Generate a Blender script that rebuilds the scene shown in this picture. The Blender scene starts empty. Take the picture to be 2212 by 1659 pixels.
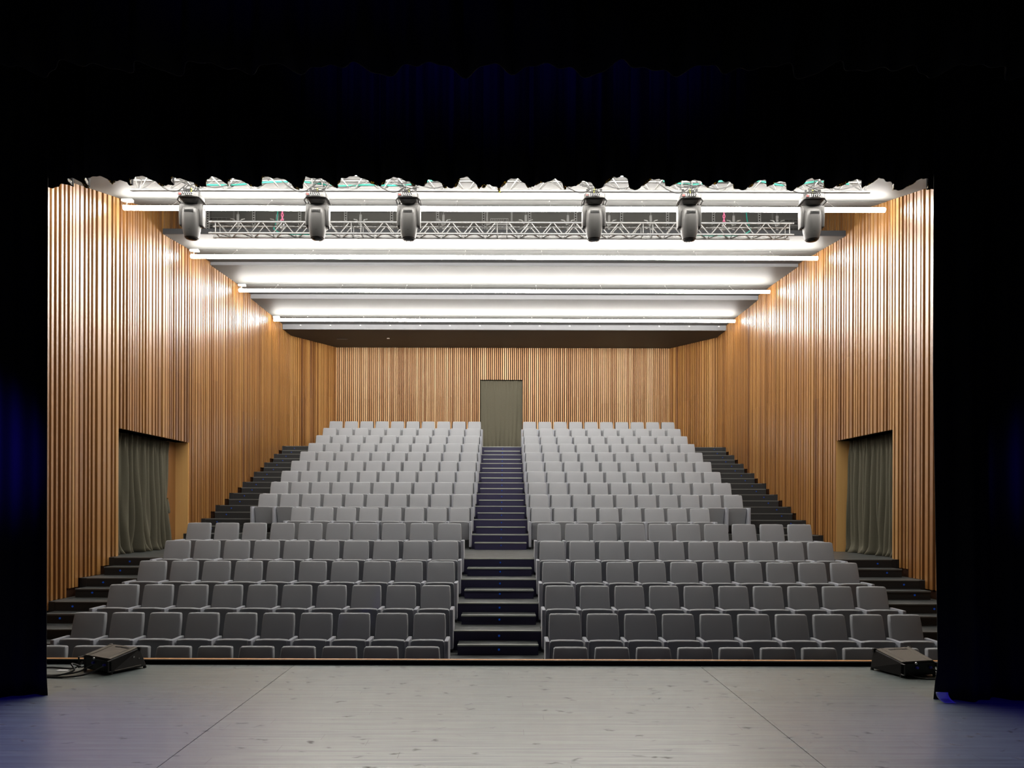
import bpy, bmesh, math, random
from mathutils import Vector, Matrix
random.seed(7)
PI = math.pi
F = 1550.0                  # focal length in pixels of the 2212x1659 frame
VX, VY = 1090.0, 1098.0     # vanishing point of the hall axis
CZ = 1.75                   # camera height over the stage floor (z = 0)
C = bpy.context.scene.collection
sc = bpy.context.scene

# ------------------------------------------------------------------ helpers
class MB:
    def __init__(s): s.v = []; s.f = []; s.t = []; s.m = []
    def add(s, vs, fs, tone=0.5, mi=0):
        n = len(s.v); s.v += [tuple(p) for p in vs]
        for f in fs: s.f.append([i + n for i in f]); s.t.append(tone); s.m.append(mi)
    def box(s, x0, x1, y0, y1, z0, z1, tone=0.5, mi=0):
        s.hexa([(x0,y0,z0),(x1,y0,z0),(x1,y1,z0),(x0,y1,z0),(x0,y0,z1),(x1,y0,z1),(x1,y1,z1),(x0,y1,z1)], tone, mi)
    def hexa(s, p, tone=0.5, mi=0):
        s.add(p, [(0,3,2,1),(4,5,6,7),(0,1,5,4),(1,2,6,5),(2,3,7,6),(3,0,4,7)], tone, mi)
    def obox(s, c, a, b, h, hx, hy, hz, tone=0.5, mi=0):      # oriented box: centre, two unit axes, half sizes
        c = Vector(c); a = Vector(a).normalized()*hx; b = Vector(b).normalized()*hy; h = Vector(h).normalized()*hz
        s.hexa([c-a-b-h, c+a-b-h, c+a+b-h, c-a+b-h, c-a-b+h, c+a-b+h, c+a+b+h, c-a+b+h], tone, mi)
    def tube(s, pts, r, n=8, cap=True, tone=0.5, mi=0):
        pts = [Vector(p) for p in pts]; base = len(s.v); prev = None
        for i, p in enumerate(pts):
            d = (pts[min(i+1, len(pts)-1)] - pts[max(i-1, 0)])
            d.normalize()
            if prev is None:
                u = d.cross(Vector((0,0,1)))
                if u.length < 1e-3: u = d.cross(Vector((0,1,0)))
            else: u = prev - d*prev.dot(d)
            u.normalize(); prev = u; w = d.cross(u)
            rr = r[i] if isinstance(r, (list, tuple)) else r
            for k in range(n):
                a = 2*PI*k/n; s.v.append(tuple(p + u*math.cos(a)*rr + w*math.sin(a)*rr))
        for i in range(len(pts)-1):
            for k in range(n):
                a = base+i*n+k; b = base+i*n+(k+1) % n
                s.f.append([a, b, b+n, a+n]); s.t.append(tone); s.m.append(mi)
        if cap:
            s.f.append([base+k for k in range(n)][::-1]); s.t.append(tone); s.m.append(mi)
            e = base+(len(pts)-1)*n
            s.f.append([e+k for k in range(n)]); s.t.append(tone); s.m.append(mi)
    def rings(s, rs, tone=0.5, mi=0, cap=True):               # loft closed rings of equal count
        base = len(s.v); n = len(rs[0])
        for r in rs: s.v += [tuple(p) for p in r]
        for i in range(len(rs)-1):
            for k in range(n):
                a = base+i*n+k; b = base+i*n+(k+1) % n
                s.f.append([a, b, b+n, a+n]); s.t.append(tone); s.m.append(mi)
        if cap:
            s.f.append([base+k for k in range(n)][::-1]); s.t.append(tone); s.m.append(mi)
            e = base+(len(rs)-1)*n; s.f.append([e+k for k in range(n)]); s.t.append(tone); s.m.append(mi)
    def grid(s, fn, nu, nv, tone=0.5, mi=0):
        base = len(s.v)
        for j in range(nv+1):
            for i in range(nu+1): s.v.append(tuple(fn(i/nu, j/nv)))
        for j in range(nv):
            for i in range(nu):
                a = base+j*(nu+1)+i
                s.f.append([a, a+1, a+nu+2, a+nu+1]); s.t.append(tone); s.m.append(mi)
    def rslab(s, cx, cy, cz, hx, hy, hz, r, fn=None, k=3, tone=0.5, mi=0):   # rounded slab, fn deforms each point
        def ax(h):
            h2 = h-r; L = [-h + r*(1-math.cos(PI/2*i/k)) * 1.0 for i in range(k)]
            L2 = [-h2 + 2*h2*i/4 for i in range(5)]
            return L + L2 + [-q for q in reversed(L)]
        X, Y, Z = ax(hx), ax(hy), ax(hz); idx = {}
        def P(i, j, l):
            key = (i, j, l)
            if key in idx: return idx[key]
            p = Vector((X[i], Y[j], Z[l]))
            q = Vector((max(-(hx-r), min(hx-r, p.x)), max(-(hy-r), min(hy-r, p.y)), max(-(hz-r), min(hz-r, p.z))))
            d = p-q
            if d.length > 1e-9: p = q + d.normalized()*r
            if fn: p = Vector(fn(p))
            s.v.append((p.x+cx, p.y+cy, p.z+cz)); idx[key] = len(s.v)-1
            return idx[key]
        n = len(X)-1
        for a in range(n):
            for b in range(n):
                for q in ([P(a,b,0),P(a,b+1,0),P(a+1,b+1,0),P(a+1,b,0)], [P(a,b,n),P(a+1,b,n),P(a+1,b+1,n),P(a,b+1,n)],
                          [P(a,0,b),P(a+1,0,b),P(a+1,0,b+1),P(a,0,b+1)], [P(a,n,b),P(a,n,b+1),P(a+1,n,b+1),P(a+1,n,b)],
                          [P(0,a,b),P(0,a,b+1),P(0,a+1,b+1),P(0,a+1,b)], [P(n,a,b),P(n,a+1,b),P(n,a+1,b+1),P(n,a,b+1)]):
                    s.f.append(q); s.t.append(tone); s.m.append(mi)
    def build(s, name, mats, parent=None, smooth=False, kind=None):
        me = bpy.data.meshes.new(name); me.from_pydata(s.v, [], s.f)
        if not isinstance(mats, (list, tuple)): mats = [mats]
        for m in mats: me.materials.append(m)
        at = me.attributes.new('tone', 'FLOAT', 'FACE'); at.data.foreach_set('value', s.t)
        me.polygons.foreach_set('material_index', s.m)
        if smooth:
            me.polygons.foreach_set('use_smooth', [True]*len(s.f))
            try: me.set_sharp_from_angle(angle=math.radians(40))
            except Exception: pass
        me.update()
        o = bpy.data.objects.new(name, me); C.objects.link(o)
        if parent: o.parent = parent
        if kind: o['kind'] = kind
        return o

def tag(o, label, cat, group=None):
    o['label'] = label; o['category'] = cat
    if group: o['group'] = group
    return o
def thing(name, label, cat, loc=(0,0,0), rz=0, group=None):
    o = bpy.data.objects.new(name, None); C.objects.link(o); o.empty_display_size = 0.1
    o.location = loc; o.rotation_euler = (0, 0, rz)
    return tag(o, label, cat, group)
def copy_part(src, parent):
    c = src.copy(); C.objects.link(c); c.parent = parent
    for ch in [q for q in bpy.data.objects if q.parent == src]: copy_part(ch, c)
    return c
ORD = ['zeroth','first','second','third','fourth','fifth','sixth','seventh','eighth','ninth','tenth','eleventh','twelfth','thirteenth','fourteenth','fifteenth','sixteenth','seventeenth','eighteenth','nineteenth','twentieth']
NUM = ['zero','one','two','three','four','five','six','seven','eight','nine','ten','eleven','twelve','thirteen','fourteen','fifteen','sixteen']

# ------------------------------------------------------------------ materials
def mat(name, col, rough=0.5, metal=0.0, spec=0.5, emit=None, es=0.0):
    m = bpy.data.materials.new(name); m.use_nodes = True
    b = m.node_tree.nodes['Principled BSDF']
    b.inputs['Base Color'].default_value = (*col, 1); b.inputs['Roughness'].default_value = rough
    b.inputs['Metallic'].default_value = metal; b.inputs['Specular IOR Level'].default_value = spec
    if emit: b.inputs['Emission Color'].default_value = (*emit, 1); b.inputs['Emission Strength'].default_value = es
    return m
def N(m, t, **k):
    n = m.node_tree.nodes.new(t)
    for a, v in k.items(): setattr(n, a, v)
    return n
def L(m, a, b): m.node_tree.links.new(a, b)
def ramp(m, stops):
    r = N(m, 'ShaderNodeValToRGB'); e = r.color_ramp.elements
    e[0].position, e[0].color = stops[0][0], (*stops[0][1], 1)
    e[1].position, e[1].color = stops[-1][0], (*stops[-1][1], 1)
    for p, c in stops[1:-1]:
        q = e.new(p); q.color = (*c, 1)
    return r
def coords(m, scale=(1,1,1)):
    tc = N(m, 'ShaderNodeTexCoord'); mp = N(m, 'ShaderNodeMapping'); mp.inputs['Scale'].default_value = scale
    L(m, tc.outputs['Object'], mp.inputs['Vector']); return mp.outputs['Vector']
def mixc(m, fac, a, b, mode='MIX'):
    x = N(m, 'ShaderNodeMix', data_type='RGBA', blend_type=mode)
    if isinstance(fac, (int, float)): x.inputs[0].default_value = fac
    else: L(m, fac, x.inputs[0])
    for s, i in ((a, 6), (b, 7)):
        if isinstance(s, tuple): x.inputs[i].default_value = (*s, 1)
        else: L(m, s, x.inputs[i])
    return x.outputs[2]

def wood_mat(name, c0, c1, c2, rough=0.36, spec=0.5, coat=0.0):
    m = mat(name, c1, rough, spec=spec); b = m.node_tree.nodes['Principled BSDF']
    at = N(m, 'ShaderNodeAttribute', attribute_name='tone')
    nz = N(m, 'ShaderNodeTexNoise'); nz.inputs['Scale'].default_value = 1.0; nz.inputs['Detail'].default_value = 5
    L(m, coords(m, (28, 28, 0.9)), nz.inputs['Vector'])
    ma = N(m, 'ShaderNodeMath', operation='MULTIPLY_ADD'); ma.inputs[1].default_value = 0.55; ma.inputs[2].default_value = -0.27
    L(m, nz.outputs['Fac'], ma.inputs[0])
    ad = N(m, 'ShaderNodeMath', operation='ADD'); L(m, at.outputs['Fac'], ad.inputs[0]); L(m, ma.outputs[0], ad.inputs[1])
    r = ramp(m, [(0.0, c0), (0.5, c1), (1.0, c2)]); L(m, ad.outputs[0], r.inputs[0])
    L(m, r.outputs[0], b.inputs['Base Color'])
    if coat:
        b.inputs['Coat Weight'].default_value = coat; b.inputs['Coat Roughness'].default_value = 0.38; b.inputs['Coat IOR'].default_value = 2.2
    return m
WOOD = wood_mat('slat_wood', (0.16, 0.055, 0.011), (0.34, 0.145, 0.030), (0.50, 0.26, 0.075), 0.34, 0.6, 0.7)
WOODB = wood_mat('rear_slat_wood', (0.36, 0.155, 0.042), (0.55, 0.29, 0.115), (0.74, 0.48, 0.24), 0.45)
PLY = wood_mat('door_panel_wood', (0.68, 0.36, 0.11), (0.77, 0.45, 0.16), (0.80, 0.48, 0.19), 0.5)
DARKBACK = mat('dark_backing', (0.012, 0.009, 0.007), 0.9, spec=0.1)
BACKBROWN = mat('brown_backing', (0.035, 0.012, 0.004), 0.8, spec=0.2)
def plaster(name, col, rough=0.6):
    m = mat(name, col, rough, spec=0.3); b = m.node_tree.nodes['Principled BSDF']
    nz = N(m, 'ShaderNodeTexNoise'); nz.inputs['Scale'].default_value = 0.8; nz.inputs['Detail'].default_value = 3
    L(m, coords(m), nz.inputs['Vector'])
    L(m, mixc(m, nz.outputs['Fac'], tuple(c*0.94 for c in col), tuple(min(1, c*1.05) for c in col)), b.inputs['Base Color'])
    return m
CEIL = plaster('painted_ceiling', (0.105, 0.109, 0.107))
CEILEDGE = plaster('ceiling_edge_paint', (0.20, 0.205, 0.22))
LIPD = plaster('dark_edge_paint', (0.05, 0.053, 0.058))
CEILD = plaster('ceiling_shade_tone', (0.040, 0.044, 0.050))  # rear ceiling beyond direct tube light: that shade is put into its colour
PLEN = plaster('void_paint', (0.25, 0.245, 0.23))
def fabric(name, col, rough=0.85, scale=400, var=0.08, sheen=0.0):
    m = mat(name, col, rough, spec=0.2); b = m.node_tree.nodes['Principled BSDF']
    nz = N(m, 'ShaderNodeTexNoise'); nz.inputs['Scale'].default_value = scale; nz.inputs['Detail'].default_value = 2
    L(m, coords(m), nz.inputs['Vector'])
    L(m, mixc(m, nz.outputs['Fac'], tuple(c*(1-var) for c in col), tuple(c*(1+var) for c in col)), b.inputs['Base Color'])
    bp = N(m, 'ShaderNodeBump'); bp.inputs['Strength'].default_value = 0.15; bp.inputs['Distance'].default_value = 0.002
    L(m, nz.outputs['Fac'], bp.inputs['Height']); L(m, bp.outputs[0], b.inputs['Normal'])
    if sheen:
        b.inputs['Sheen Weight'].default_value = sheen; b.inputs['Sheen Roughness'].default_value = 0.4
        b.inputs['Sheen Tint'].default_value = (*[min(1, c*3) for c in col], 1)
    return m
SEAT = fabric('seat_fabric', (0.32, 0.332, 0.352), sheen=0.2)
SEATARM = fabric('arm_fabric', (0.35, 0.365, 0.41), sheen=0.2)
VELVET = fabric('olive_velvet', (0.125, 0.117, 0.085), scale=60, var=0.15, sheen=0.15)
BLACKV = fabric('black_drape', (0.010, 0.010, 0.012), scale=80, var=0.2)
BLACKW = mat('black_wall_paint', (0.008, 0.008, 0.008), 0.9, spec=0.1)
def tread_mat(name, col):
    m = mat(name, col, 0.42); b = m.node_tree.nodes['Principled BSDF']
    nz = N(m, 'ShaderNodeTexNoise'); nz.inputs['Scale'].default_value = 9; nz.inputs['Detail'].default_value = 6
    L(m, coords(m, (0.4, 2.5, 1)), nz.inputs['Vector'])
    r = ramp(m, [(0.35, tuple(c*0.7 for c in col)), (0.55, col), (0.75, tuple(min(1, c*2.0+0.01) for c in col))])
    L(m, nz.outputs['Fac'], r.inputs[0]); L(m, r.outputs[0], b.inputs['Base Color'])
    r2 = ramp(m, [(0.3, (0.30,)*3), (0.7, (0.52,)*3)]); L(m, nz.outputs['Fac'], r2.inputs[0]); L(m, r2.outputs[0], b.inputs['Roughness'])
    return m
TREAD = tread_mat('black_stair_boards', (0.055, 0.060, 0.060))
RISER = mat('step_riser_paint', (0.020, 0.021, 0.022), 0.6)
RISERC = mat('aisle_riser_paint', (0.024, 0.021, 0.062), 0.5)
NOSE = mat('worn_nosing', (0.42, 0.445, 0.39), 0.5)
NOSED = mat('dark_nosing', (0.14, 0.145, 0.14), 0.5)
BLUELED = mat('blue_step_led', (0.0, 0.03, 0.2), 0.3, emit=(0.01, 0.12, 0.8), es=0.15)
ALU = mat('aluminium_truss', (0.25, 0.25, 0.245), 0.36, metal=0.6)
GALV = mat('galvanised_steel', (0.42, 0.42, 0.41), 0.5, metal=0.4)
FIX = mat('moving_light_shell', (0.085, 0.083, 0.08), 0.42)
FIXD = mat('moving_light_dark_shell', (0.035, 0.034, 0.032), 0.45)
LENS = mat('lens_glass', (0.004, 0.004, 0.005), 0.06)
RUB = mat('black_rubber', (0.012, 0.012, 0.012), 0.5)
WHITEP = mat('white_plastic', (0.8, 0.8, 0.78), 0.4)
TEAL = mat('teal_cable_sheath', (0.012, 0.19, 0.145), 0.45)
PINK = mat('pink_chain_paint', (0.85, 0.16, 0.32), 0.4)
YEL = mat('yellow_tape', (0.7, 0.75, 0.08), 0.5)
RED = mat('red_digits', (0.3, 0.01, 0.01), 0.5, emit=(1, 0.15, 0.12), es=1.2)
GRILLE = mat('speaker_grille', (0.115, 0.10, 0.078), 0.5)
CAB = mat('black_cabinet', (0.006, 0.006, 0.006), 0.55, spec=0.25)
STEEL = mat('bright_screw', (0.7, 0.7, 0.7), 0.3, metal=1)
BLUEC = mat('blue_connector', (0.05, 0.05, 0.6), 0.4)
PAPER = mat('paper', (0.75, 0.75, 0.75), 0.8)
INK = mat('grey_print', (0.18, 0.18, 0.2), 0.8)
LIP = wood_mat('stage_lip_wood', (0.50, 0.22, 0.07), (0.6, 0.29, 0.10), (0.68, 0.36, 0.15), 0.4)
TUBEM = mat('led_tube_glow', (1, 1, 1), 0.5, emit=(1.0, 0.955, 0.89), es=62.0)
# stage boards
def stage_mat():
    m = mat('stage_boards', (0.1, 0.1, 0.09), 0.4); b = m.node_tree.nodes['Principled BSDF']
    v = coords(m)
    br = N(m, 'ShaderNodeTexBrick'); br.offset = 0.0; br.offset_frequency = 2
    for k, x in (('Scale', 1.0), ('Mortar Size', 0.0022), ('Mortar Smooth', 0.3), ('Bias', 0.0), ('Brick Width', 4.1), ('Row Height', 0.132)):
        br.inputs[k].default_value = x
    br.inputs['Color1'].default_value = (0.0, 0, 0, 1); br.inputs['Color2'].default_value = (1, 1, 1, 1); br.inputs['Mortar'].default_value = (0.5, 0.5, 0.5, 1)
    sp = N(m, 'ShaderNodeSeparateXYZ'); L(m, v, sp.inputs[0])
    dvd = N(m, 'ShaderNodeMath', operation='DIVIDE'); L(m, sp.outputs[1], dvd.inputs[0]); dvd.inputs[1].default_value = 0.132
    fl = N(m, 'ShaderNodeMath', operation='FLOOR'); L(m, dvd.outputs[0], fl.inputs[0])
    wn = N(m, 'ShaderNodeTexWhiteNoise', noise_dimensions='1D'); L(m, fl.outputs[0], wn.inputs['W'])
    ml_ = N(m, 'ShaderNodeMath', operation='MULTIPLY_ADD'); L(m, wn.outputs['Value'], ml_.inputs[0]); ml_.inputs[1].default_value = 7.0; L(m, sp.outputs[0], ml_.inputs[2])
    cb = N(m, 'ShaderNodeCombineXYZ'); L(m, ml_.outputs[0], cb.inputs[0]); L(m, sp.outputs[1], cb.inputs[1])
    L(m, cb.outputs[0], br.inputs['Vector'])
    ns = N(m, 'ShaderNodeTexNoise'); ns.inputs['Scale'].default_value = 1.0; ns.inputs['Detail'].default_value = 6
    L(m, coords(m, (1.1, 26, 1)), ns.inputs['Vector']); ns.inputs['Roughness'].default_value = 0.65
    big = N(m, 'ShaderNodeTexNoise'); big.inputs['Scale'].default_value = 0.7; big.inputs['Detail'].default_value = 3
    L(m, v, big.inputs['Vector'])
    # knots: stretched voronoi cells, small centres
    wv = N(m, 'ShaderNodeTexNoise'); wv.inputs['Scale'].default_value = 9; L(m, v, wv.inputs['Vector'])
    dv = mixc(m, 0.16, v, wv.outputs['Color'], 'ADD')
    mp = N(m, 'ShaderNodeMapping'); mp.inputs['Scale'].default_value = (3.6, 9.5, 1); mp.inputs['Rotation'].default_value = (0, 0, 0.25); L(m, dv, mp.inputs['Vector'])
    vo = N(m, 'ShaderNodeTexVoronoi'); vo.inputs['Scale'].default_value = 1.0; vo.inputs['Randomness'].default_value = 1.0
    L(m, mp.outputs[0], vo.inputs['Vector'])
    kn = ramp(m, [(0.05, (1, 1, 1)), (0.19, (0, 0, 0))]); L(m, vo.outputs['Distance'], kn.inputs[0])
    nr = ramp(m, [(0.34, (0, 0, 0)), (0.62, (1, 1, 1))]); L(m, ns.outputs['Fac'], nr.inputs[0])
    c = mixc(m, nr.outputs[0], (0.070, 0.092, 0.094), (0.235, 0.275, 0.262))
    c = mixc(m, mixc(m, 0.55, (0, 0, 0), br.outputs['Color']), c, (0.215, 0.247, 0.232))
    c = mixc(m, mixc(m, big.outputs['Fac'], (0, 0, 0), (0.5, 0.5, 0.5)), c, (0.085, 0.105, 0.115))
    c = mixc(m, kn.outputs[0], c, (0.045, 0.044, 0.04))
    c = mixc(m, br.outputs['Fac'], c, (0.008, 0.008, 0.008))
    L(m, c, b.inputs['Base Color'])
    rr = ramp(m, [(0.35, (0.42,)*3), (0.62, (0.28,)*3)]); L(m, ns.outputs['Fac'], rr.inputs[0])
    r3 = mixc(m, kn.outputs[0], rr.outputs[0], (0.75, 0.75, 0.75)); L(m, r3, b.inputs['Roughness'])
    b.inputs['Specular IOR Level'].default_value = 1.0
    bp = N(m, 'ShaderNodeBump'); bp.inputs['Strength'].default_value = 0.35; bp.inputs['Distance'].default_value = 0.002
    L(m, ns.outputs['Fac'], bp.inputs['Height']); L(m, bp.outputs[0], b.inputs['Normal'])
    return m
STAGE = stage_mat()
# gold and black herringbone back of the border hem
def hem_mat():
    m = mat('gold_black_hem', (0.3, 0.22, 0.05), 0.4)
    b = m.node_tree.nodes['Principled BSDF']
    vo = N(m, 'ShaderNodeTexVoronoi'); vo.inputs['Scale'].default_value = 1.0; L(m, coords(m, (75, 75, 38)), vo.inputs['Vector'])
    r = ramp(m, [(0.34, (0.75, 0.58, 0.2)), (0.48, (0.02, 0.017, 0.012))]); L(m, vo.outputs['Distance'], r.inputs[0])
    L(m, r.outputs[0], b.inputs['Base Color'])
    tr_ = N(m, 'ShaderNodeBsdfTranslucent'); L(m, r.outputs[0], tr_.inputs['Color'])
    mx = N(m, 'ShaderNodeMixShader'); mx.inputs[0].default_value = 0.65; L(m, b.outputs[0], mx.inputs[1]); L(m, tr_.outputs[0], mx.inputs[2])
    L(m, mx.outputs[0], m.node_tree.nodes['Material Output'].inputs['Surface']); return m
HEM = hem_mat()

# ------------------------------------------------------------------ hall numbers (x, depth y, height z over the stage)
XL, XR = -7.67, 7.62
EL = {r: 9.33 + 0.92*(r-2) for r in range(2, 8)}             # aisle riser depth of tier r
ER = {r: 17.2 + 0.95*(r-8) for r in range(8, 17)}
E = {**EL, **ER}
FL = {r: (-0.975 - 0.31*(7-r) + CZ) for r in range(1, 8)}
FL.update({r: (-0.975 + 0.345*(r-7) + CZ) for r in range(8, 17)})
DB = {r: 9.63 + 0.938*(r-1) for r in range(1, 7)}
DB.update({r: 17.55 + 0.922*(r-7) for r in range(7, 17)})
def S(r): return DB[r-1] + 0.05                               # riser behind the seats
def floor_at(d):
    z = FL[1]
    for r in range(2, 17):
        if d >= E[r]-0.35: z = (FL[r-1]+FL[r])/2
        if d >= E[r]: z = FL[r]
    return z
# ceiling panels: (front depth, front z, groove depth, groove z, end depth, end z, lip height)
PAN = [(10.55, 5.20, 14.32, 6.15, 15.40, 6.42, 0.10), (16.09, 6.12, 17.43, 6.26, 18.67, 6.385, 0.12),
       (18.69, 6.306, 20.57, 6.40, 21.645, 6.43, 0.09), (21.65, 6.30, 23.68, 6.315, 24.75, 6.325, 0.145)]
def ceil_at(d):
    for a, za, g, zg, e, ze, h in PAN:
        if a <= d <= e:
            return (za + (zg-za)*(d-a)/(g-a) if d < g else zg + (ze-zg)*(d-g)/(e-g)) + CZ
    if d > 24.7: return 6.17 + CZ
    if d < 10.55: return 5.2 + CZ
    return 7.3 + CZ

# ------------------------------------------------------------------ setting: tiers and steps
for r in range(1, 17):
    zt = FL[r]; zb = zt - (0.31 if r <= 7 else 0.345) - (0.25 if r > 1 else 0)
    a = 8.12 if r == 1 else E[r]; nxt = E[r+1] if r < 16 else 27.75
    s0 = 8.12 if r == 1 else S(r); s1 = S(r+1) if r < 16 else 27.75
    m = MB()
    m.box(-0.79, 0.575, a, nxt+0.02, zb, zt)
    m.box(XL-0.03, -6.375, a, nxt+0.02, zb, zt); m.box(6.17, XR+0.03, a, nxt+0.02, zb, zt)
    m.box(-6.375, -0.79, s0, s1+0.02, zb, zt); m.box(0.575, 6.17, s0, s1+0.02, zb, zt)
    t = m.build('floor', TREAD, kind='structure')
    if r > 1:
        hr = 0.31 if r <= 7 else 0.345
        for nm, x0, x1, lx in (('centre', -0.785, 0.57, -0.08), ('left', XL+0.10, -6.38, -7.27), ('right', 6.175, XR-0.10, 7.24)):
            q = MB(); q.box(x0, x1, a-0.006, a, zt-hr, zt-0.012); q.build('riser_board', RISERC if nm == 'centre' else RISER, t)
            q = MB(); q.box(x0, x1, a-0.010, a+0.028, zt-0.016, zt+0.002); q.build('nosing_strip', NOSED if nm != 'centre' else NOSE, t)
            q = MB(); q.tube([(lx, a-0.006, zt-0.078), (lx, a-0.014, zt-0.078)], 0.016, 12); q.build('step_light', BLUELED, t)
            q = MB(); x = {'centre': None, 'left': (XL, XL+0.10), 'right': (XR-0.10, XR)}[nm]
            if x: q.box(x[0], x[1], a-0.012, a+0.001, zt-hr, zt); q.build('end_cap', RISER, t)
    # half step in front of the riser of the next tier
    if r < 16:
        e = E[r+1]; h = (FL[r+1]-FL[r])/2
        for nm, x0, x1, lx in (('centre', -0.702, 0.515, -0.08), ('left', XL+0.10, -6.60, -7.27), ('right', 6.40, XR-0.10, 7.24)):
            lab = {'centre': 'black half step in the centre aisle', 'left': 'black half step in the left side aisle', 'right': 'black half step in the right side aisle'}[nm]
            st = thing('half_step', lab + (' leading up onto the wide cross landing' if r == 6 else ' rising behind the wide cross landing' if r == 7 else ' just below the floor of seat row %s' % NUM[r+1]), 'step', ((x0+x1)/2, e-0.35, zt), 0, 'half steps of the aisles')
            hw = (x1-x0)/2
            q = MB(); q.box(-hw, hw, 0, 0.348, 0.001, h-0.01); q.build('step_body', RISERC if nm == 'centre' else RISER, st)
            q = MB(); q.box(-hw, hw, 0.028, 0.348, h-0.01, h); q.build('tread', TREAD, st)
            q = MB(); q.box(-hw-0.003, hw+0.003, -0.008, 0.028, h-0.022, h+0.002); q.build('nosing_strip', NOSE if nm == 'centre' else NOSED, st)
            q = MB(); q.tube([(lx-(x0+x1)/2, 0.0, h-0.07), (lx-(x0+x1)/2, -0.008, h-0.07)], 0.016, 12); q.build('step_light', BLUELED, st)

# ------------------------------------------------------------------ setting: slatted walls
def slat_box(m, P0, P1, n, t, z0, z1, tone):      # P0,P1 2D along the wall, n inward normal, t thickness
    a = (P0[0]+n[0]*t, P0[1]+n[1]*t); b = (P1[0]+n[0]*t, P1[1]+n[1]*t)
    if z1-z0 < 0.02: return
    m.hexa([(P0[0],P0[1],z0),(P1[0],P1[1],z0),(b[0],b[1],z0),(a[0],a[1],z0),(P0[0],P0[1],z1),(P1[0],P1[1],z1),(b[0],b[1],z1),(a[0],a[1],z1)], tone)
DOORL = (14.25, 17.45); DOORR = (14.10, 16.55); DOORZ = 1.575 + CZ
def side_wall(name, X, sgn, door, seed):
    rnd = random.Random(seed)
    m = MB(); d = 8.55; n = (sgn, 0); Xb = X - sgn*0.05; tw = 0.5
    jn = -1; zj = 5.0
    while d < 25.72:
        w = rnd.choice([0.05, 0.055, 0.06, 0.07, 0.09, 0.11]); g = rnd.choice([0.035, 0.05, 0.06, 0.07, 0.08])
        if d < door[0] < d+w+0.02: w = door[0]-d if door[0]-d > 0.02 else w
        dm = d+w/2
        top = ceil_at(dm)+0.04
        if 15.0 < dm < 19.5: top = 7.0+CZ+rnd.choice([0, .1, .2])
        top2 = top if top > 8.8 else top
        inside = door[0] <= dm <= door[1]
        zb = DOORZ if inside else floor_at(dm)+0.006
        if int((d-8)/0.75) != jn: jn = int((d-8)/0.75); zj = CZ + rnd.uniform(2.7, 3.4)
        tone = min(1, max(0, rnd.gauss(0.5, 0.17))); tone2 = min(1, max(0, tone+rnd.gauss(-0.03, 0.07)))
        t = rnd.choice([0.05, 0.05, 0.046])
        if abs(d+w-door[0]) < 0.02: tone = tone2 = 1.0
        zz = max(zb, zj)
        slat_box(m, (Xb, d), (Xb, d+w), n, t, zb, zz-0.001, tone2)
        slat_box(m, (Xb, d), (Xb, d+w), n, t, max(zz+0.001, zb), top2, tone)
        if rnd.random() < 0.22:                  # a thin recessed batten in the gap
            slat_box(m, (Xb, d+w), (Xb, d+w+g*0.5), n, 0.022, zb, top2, tone2*0.8)
        d += w+g
    # backing
    b0, b1 = sorted((Xb, Xb-sgn*0.25))
    def bk(d0, d1, z0, z1): m.box(b0, b1, d0, d1, z0, z1, 0.0, 1)
    bk(8.55, door[0], -1.4, 9.6); bk(door[0], door[1], DOORZ, 9.6); bk(door[1], 25.8, -1.4, 9.6)
    return m.build(name, [WOOD, BACKBROWN], kind='structure')
side_wall('wall_left', XL, 1, DOORL, 3)
side_wall('wall_right', XR, -1, DOORR, 9)
def line_wall(name, A, B, w, g, jit, seed, wm, hole=None, top=6.19+CZ, zb0=None):
    rnd = random.Random(seed); m = MB(); A = Vector(A); B = Vector(B); d = (B-A); Ln = d.length; d /= Ln
    n = Vector((d.y, -d.x))                      # inward (towards the stage) for left-to-right walls
    if n.y > 0: n = -n
    s = 0.0
    while s < Ln-0.02:
        ww = w if not jit else rnd.choice([w, w, w, w*1.7]); gg = g if not jit else rnd.choice([g, g*0.5, g*1.2])
        p = A+d*s; q = A+d*min(Ln, s+ww); mid = (p.x+q.x)/2
        z0 = FL[16] + 0.004 if p.y > 24.8 else floor_at(p.y)+0.004
        if hole and hole[0] < mid < hole[1]: z0 = hole[2]
        zj = CZ+4.05+0.4*((int(s/1.0)*7) % 5)/5
        t1 = min(1, max(0, rnd.gauss(0.5, 0.27))); t2 = min(1, max(0, t1+rnd.gauss(0, 0.08)))
        slat_box(m, p, q, n, 0.045, z0, max(z0, zj-0.001), t1); slat_box(m, p, q, n, 0.045, max(zj+0.001, z0), top, t2)
        s += ww+gg
    def bk(s0, s1, z0, z1):
        p = A+d*s0; q = A+d*s1; k = -n*0.25
        m.hexa([(p.x,p.y,z0),(q.x,q.y,z0),(q.x+k.x,q.y+k.y,z0),(p.x+k.x,p.y+k.y,z0),(p.x,p.y,z1),(q.x,q.y,z1),(q.x+k.x,q.y+k.y,z1),(p.x+k.x,p.y+k.y,z1)], 0, 1)
    if hole:
        bk(0, hole[0]-A.x, FL[16]-0.6, 8.6); bk(hole[1]-A.x, Ln, FL[16]-0.6, 8.6); bk(hole[0]-A.x, hole[1]-A.x, hole[2], 8.6)
    else: bk(0, Ln, FL[16]-0.6, 8.6)
    return m.build(name, [wm, DARKBACK], kind='structure')
YB = 27.65
DZ = (-0.945, 0.675, 4.945+CZ)
line_wall('wall_back', (-6.5, YB), (6.36, YB), 0.046, 0.0313, False, 21, WOODB, DZ)
line_wall('wall_back_left', (XL-0.05, 25.75), (-6.5, YB), 0.046, 0.03, True, 22, WOOD)
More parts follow.
